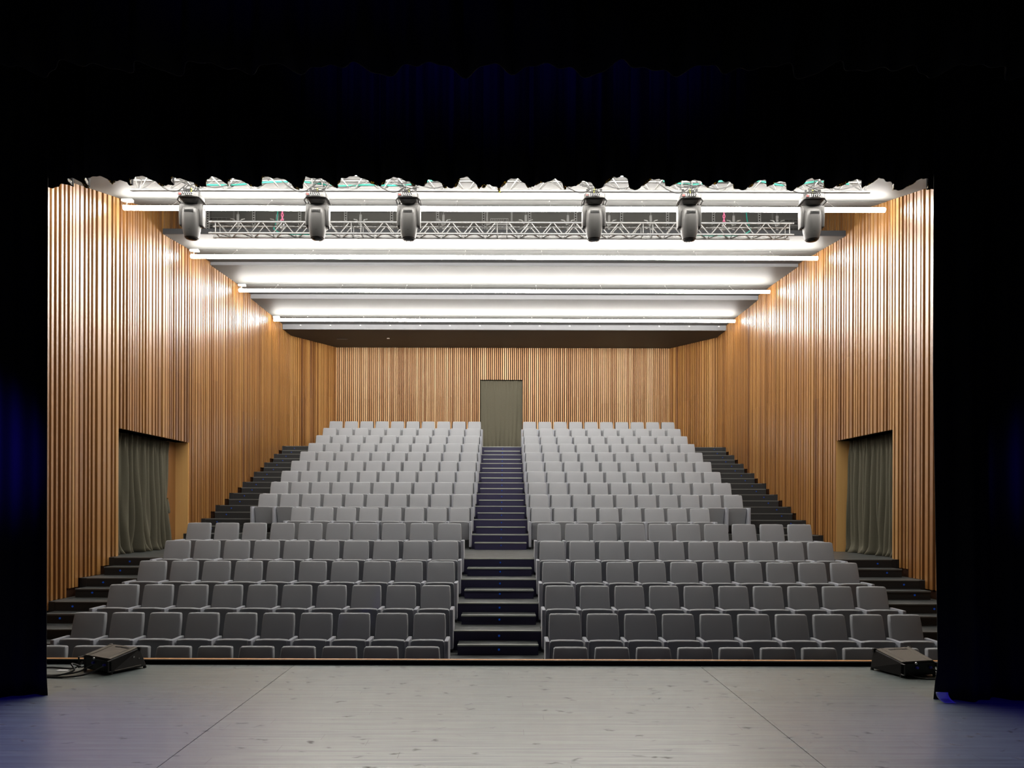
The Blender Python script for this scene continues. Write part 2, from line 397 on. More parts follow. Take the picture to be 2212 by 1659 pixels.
line_wall('wall_back_right', (6.36, YB), (XR+0.05, 25.85), 0.046, 0.03, True, 23, WOOD)

# ------------------------------------------------------------------ setting: ceiling
for i, (a, za, g, zg, e, ze, h) in enumerate(PAN):
    m = MB(); x0, x1 = XL, XR
    def wedge(d0, z0, d1, z1, th=0.06):
        m.hexa([(x0,d0,z0+CZ),(x1,d0,z0+CZ),(x1,d1,z1+CZ),(x0,d1,z1+CZ),(x0,d0,z0+th+CZ),(x1,d0,z0+th+CZ),(x1,d1,z1+th+CZ),(x0,d1,z1+th+CZ)])
    s = (zg-za)/(g-a)
    wedge(a, za, g-0.02, zg-0.02*s); wedge(g+0.02, zg, e, ze)
    t = m.build('ceiling', CEIL, kind='structure')
    m = MB(); m.box(x0, x1, g-0.02, g+0.02, zg+CZ+0.006, zg+CZ+0.05); m.build('groove_backing', DARKBACK, t)
    m = MB(); m.box(x0, x1, a-0.03, a, za+CZ, za+CZ+h, 0.5); m.build('front_lip', LIPD if i == 1 else CEILEDGE, t)
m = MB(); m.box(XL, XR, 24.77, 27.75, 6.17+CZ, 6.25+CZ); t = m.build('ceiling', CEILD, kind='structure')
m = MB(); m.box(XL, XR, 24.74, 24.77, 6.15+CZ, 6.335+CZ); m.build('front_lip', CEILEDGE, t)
for k in range(15):
    m = MB(); m.tube([(XL+0.62+k*1.03, 24.73, 6.275+CZ), (XL+0.62+k*1.03, 24.73, 6.305+CZ)], 0.03, 10); m.build('fixing_cap', WHITEP, t)
m = MB(); m.tube([(-4.25, 26.1, 6.155+CZ), (-4.25, 26.1, 6.172+CZ)], 0.05, 14); m.build('smoke_detector', WHITEP, t)
m = MB(); m.box(-6.15, -5.75, 26.2, 26.24, 6.162+CZ, 6.172+CZ); m.build('slot_vent', CEILEDGE, t)
m = MB(); m.box(XL, XR, 8.5, 10.52, 5.2+CZ, 5.3+CZ); m.build('ceiling', CEIL, kind='structure')
m = MB(); m.box(-8, 8, 14.9, 18.9, 8.3+CZ, 8.4+CZ); m.box(-8, 8, 18.8, 18.9, 6.45+CZ, 8.3+CZ); m.box(-8, 8, 14.9, 15.0, 6.5+CZ, 8.3+CZ)
m.build('ceiling', PLEN, kind='structure')

# ------------------------------------------------------------------ setting: side doorways (recess with flat panels)
def doorway(name, X, sgn, dr, inner):
    m = MB(); o = -sgn; z0 = FL[7]
    xi = X - sgn*0.02; xo = X - sgn*0.33; lo, hi = sorted((xi, xo))
    m.box(lo, hi, dr[1]-0.02, dr[1]+0.05, z0, DOORZ, 0.5)                      # far jamb, faces the stage
    m.box(lo, hi, dr[0]-0.05, dr[0], z0, DOORZ, 0.5)                      # near jamb
    a = m.build(name, PLY, kind='structure')
    m = MB(); lo2, hi2 = sorted((xo, xo-sgn*0.04)); m.box(lo2, hi2, dr[1]-inner, dr[1]-0.02, z0, DOORZ, 0.15); m.build('door_leaf', WOOD, a)
    m = MB(); lo, hi = sorted((xi-sgn*0.05, xo-sgn*0.7)); m.box(lo, hi, dr[0]-0.05, dr[1]+0.05, DOORZ, DOORZ+0.08)
    lo3, hi3 = sorted((xo-sgn*0.62, xo-sgn*0.7)); m.box(lo3, hi3, dr[0]-0.05, dr[1]+0.05, z0, DOORZ)
    m.box(min(xo, xo-sgn*.7), max(xo, xo-sgn*.7), dr[1]+0.0, dr[1]+0.06, z0, DOORZ); m.box(min(xo, xo-sgn*.7), max(xo, xo-sgn*.7), dr[0]-0.06, dr[0], z0, DOORZ)
    m.build('dark_lobby', DARKBACK, a)
    m = MB(); lo, hi = sorted((X-sgn*0.03, xo-sgn*0.65)); m.box(lo, hi, dr[0]-0.02, dr[1]+0.02, z0-0.08, z0); m.build('threshold', TREAD, a)
doorway('door_1', XL, 1, DOORL, 0.46)
doorway('door_2', XR, -1, DOORR, 0.05)
m = MB(); m.box(DZ[0]-0.1, DZ[1]+0.1, YB+0.75, YB+0.8, FL[16], DZ[2]+0.1)
m.box(DZ[0]-0.1, DZ[0], YB+0.24, YB+0.75, FL[16], DZ[2]+.1); m.box(DZ[1], DZ[1]+0.1, YB+0.24, YB+0.75, FL[16], DZ[2]+.1); m.box(DZ[0]-.1, DZ[1]+.1, YB+0.0, YB+0.8, FL[16]-0.3, FL[16]); m.build('door_3', DARKBACK, kind='structure')

# ------------------------------------------------------------------ curtains
def curtain(name, P, Q, z0, z1, folds, amp, seed, material, n, puddle=0.0, nu=260, nv=30, thick=0.006, lean=0.0):
    rnd = random.Random(seed); P = Vector((*P, 0)); Q = Vector((*Q, 0)); n = Vector((*n, 0))
    ks = [(rnd.uniform(0.6, 1.5)*folds, rnd.uniform(0, 6.28), rnd.uniform(0.3, 1)) for _ in range(5)]
    dr = [rnd.uniform(-0.03, 0.03) for _ in range(5)]
    m = MB()
    def fn(u, v):
        z = z1+(z0-z1)*v
        a = 0.0
        for (k, ph, w), dd in zip(ks, dr): a += w*math.sin(2*PI*k*(u+dd*v*v)+ph)
        a = math.copysign(abs(a/1.8)**0.75, a)*amp*(0.35+0.85*v)
        fine = math.sin(2*PI*folds*4.1*u+ks[0][1])*amp*0.35*max(0, 1-v*7)
        p = P.lerp(Q, min(1, max(0, u+0.012*math.sin(9*v+u*20)*v)))
        pd = puddle*max(0, (v-0.93)/0.07)**1.5
        p = p + n*(a+fine+pd*(0.6+0.4*math.sin(37*u))+lean*v)
        p.z = z + 0.02*puddle*10*max(0, (v-0.97)/0.03)*abs(math.sin(50*u))*0.3
        return p
    m.grid(fn, nu, nv)
    o = m.build(name, material, smooth=True)
    sd = o.modifiers.new('thickness', 'SOLIDIFY'); sd.thickness = thick; sd.offset = 0
    return o
def merge_curtain(name, label, cat, *a, **k):
    return tag(curtain(name, *a, **k), label, cat)
merge_curtain('door_curtain', 'olive green velvet curtain puddling in the left side doorway', 'curtain',
    (XL-0.36, 14.30), (XL-0.33, 17.02), FL[7]+0.003, DOORZ-0.02, 10, 0.11, 5, VELVET, (1, 0), puddle=0.10)
merge_curtain('door_curtain', 'olive green gathered velvet curtain puddling in the right side doorway', 'curtain',
    (XR+0.33, 14.16), (XR+0.29, 16.46), FL[7]+0.003, DOORZ-0.02, 10, 0.10, 6, VELVET, (-1, 0), puddle=0.10)
merge_curtain('door_curtain', 'flat olive curtain over the doorway at the top of the centre aisle', 'curtain',
    (DZ[0]-0.01, YB+0.08), (DZ[1]+0.01, YB+0.08), FL[16]+0.006, DZ[2]-0.005, 4, 0.05, 15, VELVET, (0, -1))
m = MB()
rnd = random.Random(2)
m.rings([[(math.cos(2*PI*k/10)*r*1.0, math.sin(2*PI*k/10)*r*0.8, z) for k in range(10)] for z, r in ((0, .012), (-.03, .03), (-.12, .05), (-.22, .065), (-.30, .075), (-.33, .055))])
o = m.build('curtain_tassel', VELVET, smooth=True); o.location = (XL-0.29, 16.93, FL[7]+1.16); tag(o, 'olive cloth bundle tied beside the left doorway curtain', 'tieback')
m = MB(); m.tube([(0, 0, 0), (0.0, 0.01, 0.03)], 0.02, 8); m.build('brass_ring', HEM, o)

# ------------------------------------------------------------------ seats
def shear(p, k): return (p.x, p.y + k*p.z, p.z)
def corner(p, hx, hz, R_):
    dx = abs(p.x)-(hx-R_); dz = abs(p.z)-(hz-R_)
    if dx > 0 and dz > 0:
        k = max(dx, dz)/math.hypot(dx, dz)
        return Vector((math.copysign(hx-R_+dx*k, p.x), p.y, math.copysign(hz-R_+dz*k, p.z)))
    return p
def back_fn(p):
    p = corner(p, 0.235, 0.245, 0.05)
    u = p.x/0.235; w = p.z/0.245
    b = 0.014*max(0, 1-u*u)*max(0, 1-w*w)
    y = p.y - (b if p.y < 0 else 0)
    x = p.x*(1.0 - 0.02*w)
    z = p.z - (0.006*max(0, 1-u*u) if p.z > 0.2 else 0)
    return (x, y + 0.24*p.z, z)
def seat_fn(p):
    p = corner(p, 0.237, 0.225, 0.024)
    u = p.x/0.225
    return (p.x, p.y - 0.30*p.z - (0.012*max(0, 1-u*u) if p.y < 0 else 0), p.z - (0.012*(1-max(0, 1-u*u))**3 if p.z > 0.1 else 0))
mb = MB(); mb.rslab(0, -0.090, 0.742, 0.235, 0.040, 0.245, 0.018, back_fn, k=4); me_back = mb
mb2 = MB(); mb2.rslab(0, -0.315, 0.435, 0.237, 0.052, 0.225, 0.022, seat_fn, k=4)
mb3 = MB(); mb3.rslab(0.2763, -0.315, 0.355, 0.029, 0.195, 0.305, 0.012, None, k=3)
mb4 = MB(); mb4.box(0.2563, 0.2963, -0.48, -0.14, 0.0, 0.05)
mb5 = MB(); mb5.rslab(-0.2763, -0.315, 0.355, 0.029, 0.195, 0.305, 0.012, None, k=3)
mb6 = MB(); mb6.box(-0.2963, -0.2563, -0.48, -0.14, 0.0, 0.05)
def seat_label(r, side, i):
    s = 'left block' if side < 0 else 'right block'
    return 'grey folding theatre seat, %s, row %s from stage, %s from centre aisle' % (s, NUM[r], ORD[i+1])
proto = None
for r in range(1, 17):
    for side in (-1, 1):
        cnt = 8 if r == 7 else 10
        for i in range(cnt):
            x = (-1.09 - 0.5527*i) if side < 0 else (0.885 + 0.5527*i)
            g = 'theatre seats in row %s, %s block' % (NUM[r], 'left' if side < 0 else 'right')
            t = thing('theatre_seat', seat_label(r, side, i), 'seat', (x, DB[r], FL[r]), 0, g)
            if proto is None:
                parts = {}
                parts['b'] = me_back.build('backrest', SEAT, t, smooth=True); parts['s'] = mb2.build('seat', SEAT, t, smooth=True)
                parts['ar'] = mb3.build('armrest', SEATARM, t, smooth=True); parts['fr'] = mb4.build('foot', RUB, t)
                parts['al'] = mb5.build('armrest', SEATARM, t, smooth=True); parts['fl'] = mb6.build('foot', RUB, t)
                mbb = MB(); mbb.box(-0.235, 0.235, -0.245, -0.205, 0.25, 0.30); parts['bar'] = mbb.build('seat_hinge_bar', RUB, t)
                proto = t
                for k in ('al', 'fl'): pass
                continue
            last = (i == cnt-1)
            use = ['b', 's', 'bar']
            # every seat owns the arm on its outer side; the aisle seat owns both
            if side < 0: use += ['al', 'fl'] + (['ar', 'fr'] if i == 0 else [])
            else: use += ['ar', 'fr'] + (['al', 'fl'] if i == 0 else [])
            for k in use: copy_part(parts[k], t)

# ------------------------------------------------------------------ LED tubes
for i, (g, zt_, gz, lab) in enumerate([(11.2, 5.235, 5.364, 'white glowing light tube hidden just behind the black border'), (14.36, 5.99, 6.15, 'white glowing light tube nearest the stage, behind the moving lights'),
        (17.45, 6.10, 6.26, 'second white glowing light tube, just behind the rear truss'), (20.6, 6.235, 6.40, 'third white glowing light tube from the stage across the pale ceiling'),
        (23.7, 6.205, 6.315, 'rearmost white glowing light tube beside the dark ceiling')]):
    d = g - (0.36 if i else 0.0); k_ = d/g; z = zt_*k_; y2 = g-d; x0_ = XL*k_-XL+0.03; x1_ = XR*k_-XL-0.03
    t = thing('light_tube', lab, 'ceiling light', (XL, d, z+CZ), 0, 'light tubes across the ceiling')
    m = MB(); m.tube([(x0_, 0, 0), (x1_, 0, 0)], 0.046, 12); m.build('glowing_tube', TUBEM, t, smooth=True)
    m = MB(); m.rslab(0.13, y2-0.05, gz-z-0.035, 0.11, 0.05, 0.03, 0.012, None, 2); m.build('mount_box', WHITEP, t, smooth=True)
    m = MB(); m.tube([(0.12, y2-0.05, gz-z-0.06), (0.15, y2*0.7, (gz-z)*0.5), (0.13, y2*0.3, 0.10), (x0_+0.02, 0.0, 0.04)], 0.011, 6); m.build('power_cord', WHITEP, t)
    for k in range(8):
        m = MB(); x = 1.15 + k*1.85; m.tube([(x, 0, 0.04), (x, y2, gz-z+0.01)], 0.002, 5); m.build('hanger_wire', GALV, t)
        m = MB(); m.tube([(x, y2-0.015, gz-z-0.02), (x, y2-0.015, gz-z+0.0)], 0.012, 6); m.build('hanger_cap', GALV, t)

# ------------------------------------------------------------------ trusses
def zig(m, A, B, x0, x1, pitch, r=0.010):        # zigzag lacing between two chords given as (y,z)
    n = max(1, round((x1-x0)/pitch)); p = (x1-x0)/n
    for k in range(n):
        a = x0+k*p
        m.tube([(a+0.02, *A), (a+p/2-0.015, *B)], r, 6); m.tube([(a+p/2+0.015, *B), (a+p-0.02, *A)], r, 6)
tr = thing('lighting_truss', 'square aluminium lighting truss with four chords below the open ceiling void', 'truss', (0, 14.9, 5.70+CZ))
XS = [-6.12, -3.10, -0.07, 2.96, 6.0]; H = 0.236
for a, b in zip(XS[:-1], XS[1:]):
    s = bpy.data.objects.new('truss_section', None); C.objects.link(s); s.parent = tr
    for x in (a+0.10, b-0.10):
        m = MB()
        for (y, z), (y2, z2) in (((0,0),(0,H)), ((0,H),(H,H)), ((H,H),(H,0)), ((H,0),(0,0))): m.tube([(x, y, z), (x, y2, z2)], 0.011, 6)
        m.build('end_frame', ALU, s, smooth=True)
    for y, z in ((0, 0), (0, H), (H, 0), (H, H)):
        m = MB(); m.tube([(a+0.01, y, z), (a+0.05, y, z), (a+0.06, y, z), (b-0.06, y, z), (b-0.05, y, z), (b-0.01, y, z)], [0.018, 0.018, 0.0215, 0.0215, 0.018, 0.018], 10); m.build('chord', ALU, s, smooth=True)
        m = MB(); m.tube([(a-0.045, y, z), (a+0.0, y, z), (a+0.045, y, z)], [0.017, 0.029, 0.017], 10); m.build('coupler', ALU, s, smooth=True)
    for A, B in (((0, H), (0, 0)), ((H, H), (H, 0)), ((0, 0), (H, 0)), ((0, H), (H, H))):
        m = MB(); zig(m, A, B, a+0.12, b-0.12, 0.47); m.build('zigzag_lacing', ALU, s, smooth=True)
tf = thing('lighting_truss', 'triangular aluminium truss carrying the moving lights under the black border', 'truss', (0, 11.6, 5.13+CZ))
XF = [-6.02, -3.03, -0.07, 2.92, 5.90]
for a, b in zip(XF[:-1], XF[1:]):
    s = bpy.data.objects.new('truss_section', None); C.objects.link(s); s.parent = tf
    for x in (a+0.08, b-0.08):
        m = MB()
        for A, B in (((0, 0), (-0.12, 0.21)), ((0, 0), (0.12, 0.21)), ((-0.12, 0.21), (0.12, 0.21))): m.tube([(x, *A), (x, *B)], 0.011, 6)
        m.build('end_frame', ALU, s, smooth=True)
    for y, z in ((0, 0), (-0.12, 0.21), (0.12, 0.21)):
        m = MB(); m.tube([(a+0.01, y, z), (b-0.01, y, z)], 0.0235, 10); m.build('chord', ALU, s, smooth=True)
        m = MB(); m.tube([(a-0.045, y, z), (a, y, z), (a+0.045, y, z)], [0.018, 0.031, 0.018], 10); m.build('coupler', ALU, s, smooth=True)
    for A, B in (((0, 0), (-0.12, 0.21)), ((0, 0), (0.12, 0.21)), ((-0.12, 0.21), (0.12, 0.21))):
        m = MB(); zig(m, A, B, a+0.10, b-0.10, 0.47, 0.011); m.build('zigzag_lacing', ALU, s, smooth=True)
for x in (0.0,):
    m = MB(); m.tube([(-0.11, 0, 0), (-0.06, 0, 0)], 0.027, 10); m.build('yellow_tape_mark', YEL, tf)

# ------------------------------------------------------------------ moving lights
def sq(hx, hy, z, n=24, p=0.55, cx=0, cy=0):
    out = []
    for k in range(n):
        a = 2*PI*k/n; c, s_ = math.cos(a), math.sin(a)
        out.append((cx+hx*math.copysign(abs(c)**p, c), cy+hy*math.copysign(abs(s_)**p, s_), z))
    return out
def moving_light(x, label, digits, dz=0.0, rz=0.0):
    t = thing('moving_light', label, 'stage light', (x, 11.6, 5.105+CZ+dz), rz, 'moving head lights on the front truss')
    for s in (-1, 1):
        m = MB(); m.box(s*0.11-0.02, s*0.11+0.02, -0.03, 0.03, -0.07, 0.0); m.tube([(s*0.11-0.018, 0, 0.022), (s*0.11+0.018, 0, 0.022)], 0.036, 12); m.build('truss_clamp', RUB, t)
    m = MB(); m.rings([sq(0.160, 0.145, -0.062, 32, .3), sq(0.168, 0.153, -0.070, 32, .3), sq(0.170, 0.155, -0.138, 32, .3), sq(0.160, 0.148, -0.146, 32, .3)]); base = m.build('base', FIX, t, smooth=True)
    m = MB(); m.rings([sq(0.150, 0.138, -0.1455, 32, .35), sq(0.135, 0.125, -0.170, 32, .4), sq(0.10, 0.095, -0.208, 32, .8)]); m.build('base_neck', FIXD, base, smooth=True)
    m = MB(); m.box(-0.085, 0.075, -0.162, -0.155, -0.125, -0.085); m.build('connector_panel', WHITEP, base)
    for k in range(5):
        m = MB(); m.tube([(-0.07+k*0.033, -0.162, -0.105), (-0.07+k*0.033, -0.185, -0.105)], 0.011, 8); m.tube([(-0.07+k*0.033, -0.185, -0.105), (-0.075+k*0.03, -0.20, -0.08), (-0.04+k*0.02, -0.12, -0.02), (0.0, -0.03, 0.03)], 0.006, 6); m.build('cable_plug', RUB, base)
    m = MB(); m.box(-0.158, -0.098, -0.1625, -0.155, -0.125, -0.09); dp = m.build('display', FIXD, base)
    cu = bpy.data.curves.new('digits', 'FONT'); cu.body = digits; cu.size = 0.042; cu.align_x = 'CENTER'; cu.align_y = 'CENTER'; cu.extrude = 0.001
    tmp = bpy.data.objects.new('digits', cu); C.objects.link(tmp); bpy.context.view_layer.update()
    dm = bpy.data.meshes.new_from_object(tmp.evaluated_get(bpy.context.evaluated_depsgraph_get())); bpy.data.objects.remove(tmp)
    dm.materials.clear(); dm.materials.append(RED)
    for v in dm.vertices: v.co = Vector((v.co.x-0.128, -0.1655, v.co.y-0.107))
    dg = bpy.data.objects.new('display_digits', dm); C.objects.link(dg); dg.parent = base
    rq = random.Random(int(abs(x)*100))
    for k in range(4):
        m = MB(); m.tube([(rq.uniform(-.1, .1), -0.10, -0.065), (rq.uniform(-.14, .14), -0.12, rq.uniform(-.02, .04)), (rq.uniform(-.2, .2), -0.08, rq.uniform(.03, .12)), (rq.uniform(-.25, .25), 0.0, rq.uniform(.10, .2))], 0.006, 6); m.build('power_lead', RUB, base, smooth=True)
    m = MB(); m.box(-0.008, 0.012, -0.034, -0.026, -0.035, 0.045); m.build('yellow_tag', YEL, base)
    # handles on the sides
    for s in (-1, 1):
        m = MB(); m.tube([(s*0.165, -0.10, -0.14), (s*0.195, -0.09, -0.17), (s*0.195, 0.09, -0.17), (s*0.165, 0.10, -0.14)], 0.010, 8); m.build('handle', FIXD, base)
    # yoke
    m = MB()
    m.rslab(0, 0.035, -0.268, 0.188, 0.085, 0.062, 0.028, None, 3)
    yk = m.build('yoke', FIX, t, smooth=True)
    for s in (-1, 1):
        m = MB()
        def armfn(p, s=s): w = 1-0.25*max(0, -p.z/0.18); return (p.x, p.y*w, p.z)
        m.rslab(s*0.161, 0.03, -0.40, 0.027, 0.085, 0.165, 0.020, armfn, 3); m.build('yoke_arm', FIX, yk, smooth=True)
        m = MB(); m.tube([(s*0.12, 0.02, -0.50), (s*0.187, 0.02, -0.50)], 0.045, 16); m.build('tilt_pivot', FIXD, yk, smooth=True)
    # head
    prof = [(-0.262, .045, .04), (-0.268, .085, .075), (-0.29, .120, .105), (-0.33, .134, .124), (-0.40, .139, .134), (-0.50, .139, .134), (-0.60, .134, .128), (-0.68, .122, .117), (-0.735, .108, .106), (-0.75, .105, .103)]
    def ps(k): return 0.62+0.38*max(0, (k-4)/5)
    m = MB(); m.rings([sq(a, b, z, 32, ps(k), 0, 0.0) for k, (z, a, b) in enumerate(prof)]); hd = m.build('head', FIX, t, smooth=True)
    m = MB(); m.tube([(0, 0, -0.748), (0, 0, -0.765)], [0.096, 0.090], 28); m.build('lens_rim', FIXD, hd, smooth=True)
    m = MB(); m.rings([sq(r, r, -0.766-zz, 24, 1) for r, zz in ((0.078, 0.0), (0.06, 0.008), (0.03, 0.013), (0.004, 0.0145))]); m.build('lens', LENS, hd, smooth=True)
    m = MB()
    for j in range(7):
        for k in range(14):
            xx = -0.07+k*0.0108; zz = -0.335-j*0.0065; m.box(xx-0.0032, xx+0.0032, -0.137, -0.130, zz-0.002, zz+0.002)
    m.build('vent_grille', RUB, hd)
    m = MB(); m.rings([sq(.1292, .1222, -0.648, 32, 1), sq(.1282, .1212, -0.653, 32, 1)], cap=False); m.build('shell_seam', FIXD, hd)
    return t
ml = [(412, 'moving head light farthest left on the front truss', '28'), (684, 'moving head light second from the left on the front truss', '78'),
      (881, 'moving head light third from left, left of the centre aisle', '16'), (1281, 'moving head light just right of the centre aisle', '11'),
      (1487, 'moving head light second from the right on the front truss', '02'), (1752, 'moving head light farthest right on the front truss', '38')]
for k, (px, lab, dg) in enumerate(ml):
    moving_light((px-VX)*11.6/F, 'dark grey ' + lab, dg, 0.0, [0.06, 0.05, 0.0, 0.0, -0.02, -0.06][k])

# cables on the front truss
def cable(name, label, pts, r, m_, cat='cable', sub=10):
    P = [Vector(p) for p in pts]; out = []
    for i in range(len(P)-1):
        p0 = P[max(i-1, 0)]; p1 = P[i]; p2 = P[i+1]; p3 = P[min(i+2, len(P)-1)]
        for k in range(sub):
            t = k/sub
            out.append(0.5*((2*p1)+(p2-p0)*t+(2*p0-5*p1+4*p2-p3)*t*t+(3*p1-p0-3*p2+p3)*t**3))
    out.append(P[-1]); m = MB(); m.tube(out, r, 7)
    return tag(m.build(name, m_, smooth=True), label, cat)
rn = random.Random(4)
cable('power_cable', 'teal green cable lying along the front truss', [(-4.95+i*0.55, 11.6+rn.uniform(-.05, .05), 5.26+CZ+rn.uniform(-.07, .05)) for i in range(8)] + [(-0.9, 11.62, 5.36+CZ)], 0.014, TEAL)
cable('power_cable', 'teal green cable on the right half of the front truss', [(2.55+i*0.5, 11.6+rn.uniform(-.05, .05), 5.28+CZ+rn.uniform(-.04, .05)) for i in range(7)], 0.014, TEAL)
for k, (px, lab) in enumerate([(412, 'far left'), (684, 'second'), (881, 'third'), (1281, 'fourth'), (1487, 'fifth'), (1752, 'far right')]):
    x = (px-VX)*11.6/F
    cable('signal_cable', 'thin black looped cable above the %s moving light' % lab, [(x-0.55, 11.5, 5.24+CZ), (x-0.38, 11.47, 5.10+CZ), (x-0.2, 11.45, 5.04+CZ), (x-0.05, 11.44, 5.12+CZ), (x+0.02, 11.5, 5.28+CZ), (x+0.2, 11.47, 5.16+CZ), (x+0.45, 11.5, 5.13+CZ), (x+0.75, 11.5, 5.22+CZ)], 0.008, RUB)

# ------------------------------------------------------------------ ceiling void services
for k in range(13):
    x = (447+99.3*k-VX)*17.0/F
    m = MB(); m.box(-0.045, 0.045, 0, 0.006, 0, 1.98); m.box(-0.045, -0.039, 0, 0.04, 0, 1.98); m.box(0.039, 0.045, 0, 0.04, 0, 1.98)
    for j in range(30): m.box(-0.014, 0.014, -0.003, 0.0, 0.04+j*0.058, 0.07+j*0.058, 0.5, 1)
    o = m.build('hanging_channel', [GALV, DARKBACK]); o.location = (x, 17.0, 6.32+CZ)
    tag(o, 'perforated steel channel in the ceiling void, %s from the left' % ORD[k+1], 'bracket', 'perforated channels in the ceiling void')
for k, px in enumerate([512, 597, 777, 956, 1134, 1225, 1314, 1404, 1583, 1677]):
    x = (px-VX)*16.6/F
    t = thing('hanger_bracket', 'winged steel hanger bracket above the rear truss, %s from the left' % ORD[k+1], 'bracket', (x, 16.6, 6.43+CZ), 0, 'winged hanger brackets in the ceiling void')
    m = MB(); m.box(-0.028, 0.028, 0, 0.05, 0, 0.36); m.build('stem', GALV, t)
    for s in (-1, 1):
        m = MB(); m.tube([(s*0.02, 0.0, 0.10), (s*0.05, 0, 0.19), (s*0.09, 0, 0.235), (s*0.16, 0, 0.25)], [0.016, 0.018, 0.018, 0.012], 6); m.build('wing', GALV, t, smooth=True)
    m = MB(); m.tube([(0, 0.02, 0.36), (0, 0.02, 1.87)], 0.006, 6); m.build('threaded_rod', GALV, t)
def basket(x, y, z, w, dpt, h, label, lean=0):
    t = thing('cable_basket', label, 'cable tray', (x, y, z))
    m = MB()
    for j in range(8):
        m.tube([(-w/2, 0, j*h/7), (w/2, 0, j*h/7)], 0.009, 5)
    for i in range(9):
        m.tube([(-w/2+i*w/8, 0, 0), (-w/2+i*w/8, 0, h)], 0.006, 5)
    m.build('wire_mesh', GALV, t)
    for s in (-1, 1):
        m = MB(); m.box(s*(w/2+0.08)-0.02, s*(w/2+0.08)+0.02, 0.0, 0.04, -0.1, h+0.35); m.build('side_post', GALV, t)
    for zz in (-0.06, h*0.62):
        m = MB(); m.box(-w/2-0.1, w/2+0.1, -0.03, 0.0, zz, zz+0.035); m.build('cross_rail', GALV, t)
    return t
basket((1077-VX)*16.9/F, 16.9, 6.40+CZ, 0.42, 0.3, 0.42, 'steel wire cable basket in the ceiling void above the centre of the truss')
basket((458-VX)*18.2/F, 18.2, 6.85+CZ, 0.9, 0.3, 0.5, 'wire cable basket at the left end of the ceiling void')
basket((1712-VX)*18.2/F, 18.2, 6.85+CZ, 0.9, 0.3, 0.5, 'wire cable basket at the right end of the ceiling void')
m = MB(); m.obox((0.40, 16.95, 6.62+CZ), (0.85, 0, 0.52), (0, 1, 0), (-0.52, 0, 0.85), 0.26, 0.02, 0.018)
tag(m.build('diagonal_strut', GALV), 'diagonal steel strut right of the central cable basket', 'bracket')
m = MB(); m.box(-0.3, 0.3, 0, 0.25, 0, 0.16); o = m.build('junction_box', GALV); o.location = ((458-VX)*17.6/F, 17.6, 6.52+CZ); tag(o, 'grey junction box behind the left end of the rear truss', 'box')
for px, lab in ((608, 'left'), (1562, 'right')):
    x = (px-VX)*15.48/F
    t = thing('lifting_chain', 'pink lifting chain with shackle above the %s part of the rear truss' % lab, 'chain', (x, 15.48, 6.02+CZ), 0, 'pink lifting chains')
    for j in range(9):
        m = MB(); a = j*PI/2; pts = [(0.022*math.cos(q)*math.cos(a), 0.022*math.cos(q)*math.sin(a), 0.17+j*0.062+0.042*math.sin(q)) for q in [2*PI*i/10 for i in range(11)]]
        m.tube(pts, 0.008, 6, cap=False); m.build('chain_link', PINK, t, smooth=True)
    m = MB(); m.tube([(0.035*math.cos(q), 0, 0.10+0.045*math.sin(q)) for q in [2*PI*i/12 for i in range(13)]], 0.011, 6, cap=False); m.build('shackle', STEEL, t, smooth=True)
    m = MB(); m.box(-0.045, 0.03, -0.03, 0.03, -0.01, 0.07); m.build('truss_clamp', GALV, t)
    m = MB(); m.tube([(0, 0, 0.06), (0.03, -0.15, -0.03), (0.06, -0.34, -0.10)], 0.012, 6); m.build('steel_sling', GALV, t)
for px, lab, s in ((588, 'left', 1), (1621, 'right', -1)):
    x = (px-VX)*15.1/F
    cable('power_cable', 'teal green cable dropping onto the %s part of the rear truss' % lab, [(x, 15.45, 6.9+CZ), (x, 15.40, 6.3+CZ), (x+s*0.01, 15.2, 5.98+CZ), (x+s*0.06, 15.0, 5.82+CZ), (x+s*0.25, 15.0, 5.73+CZ), (x+s*0.7, 15.05, 5.73+CZ), (x+s*1.3, 15.05, 5.74+CZ)], 0.012, TEAL)

# ------------------------------------------------------------------ stage house
seams = [-8.4, -2.33, 2.18, 8.4]
m = MB()
for a, b in zip(seams[:-1], seams[1:]): m.box(a+0.003, b-0.003, -2.5, 8.0, -0.05, 0.0)
stg = m.build('floor', STAGE, kind='structure')
m = MB(); m.box(-8.4, 8.4, -2.5, 8.0, -0.12, -0.055); m.build('sub_floor', DARKBACK, stg)
m = MB(); m.box(-8.4, 8.4, 7.94, 8.10, -1.3, -0.05); m.box(-7.6, 7.6, 8.0, 8.035, -0.05, 0.047); t = m.build('trim_1', BLACKW, kind='structure')
m = MB(); m.box(-7.6, 7.6, 8.035, 8.095, 0.0, 0.05, 0.5); m.build('stage_lip', LIP, t)
m = MB(); m.box(-9, -6.9, 8.2, 8.5, -1.3, 9.6); m.box(6.9, 9, 8.2, 8.5, -1.3, 9.6); m.box(-6.9, 6.9, 8.2, 8.5, 4.45+CZ, 9.6)
m.build('wall_front', BLACKW, kind='structure')
m = MB(); m.box(-8.6, -8.4, -2.7, 8.2, -0.1, 9.6); m.build('wall_stage_left', BLACKW, kind='structure')
m = MB(); m.box(8.4, 8.6, -2.7, 8.2, -0.1, 9.6); m.build('wall_stage_right', BLACKW, kind='structure')
m = MB(); m.box(-8.6, 8.6, -2.7, -2.5, -0.1, 9.6); m.build('wall_stage_rear', BLACKW, kind='structure')
m = MB(); m.box(-8.6, 8.6, -2.7, 8.5, 9.6, 9.7); m.build('ceiling', BLACKW, kind='structure')

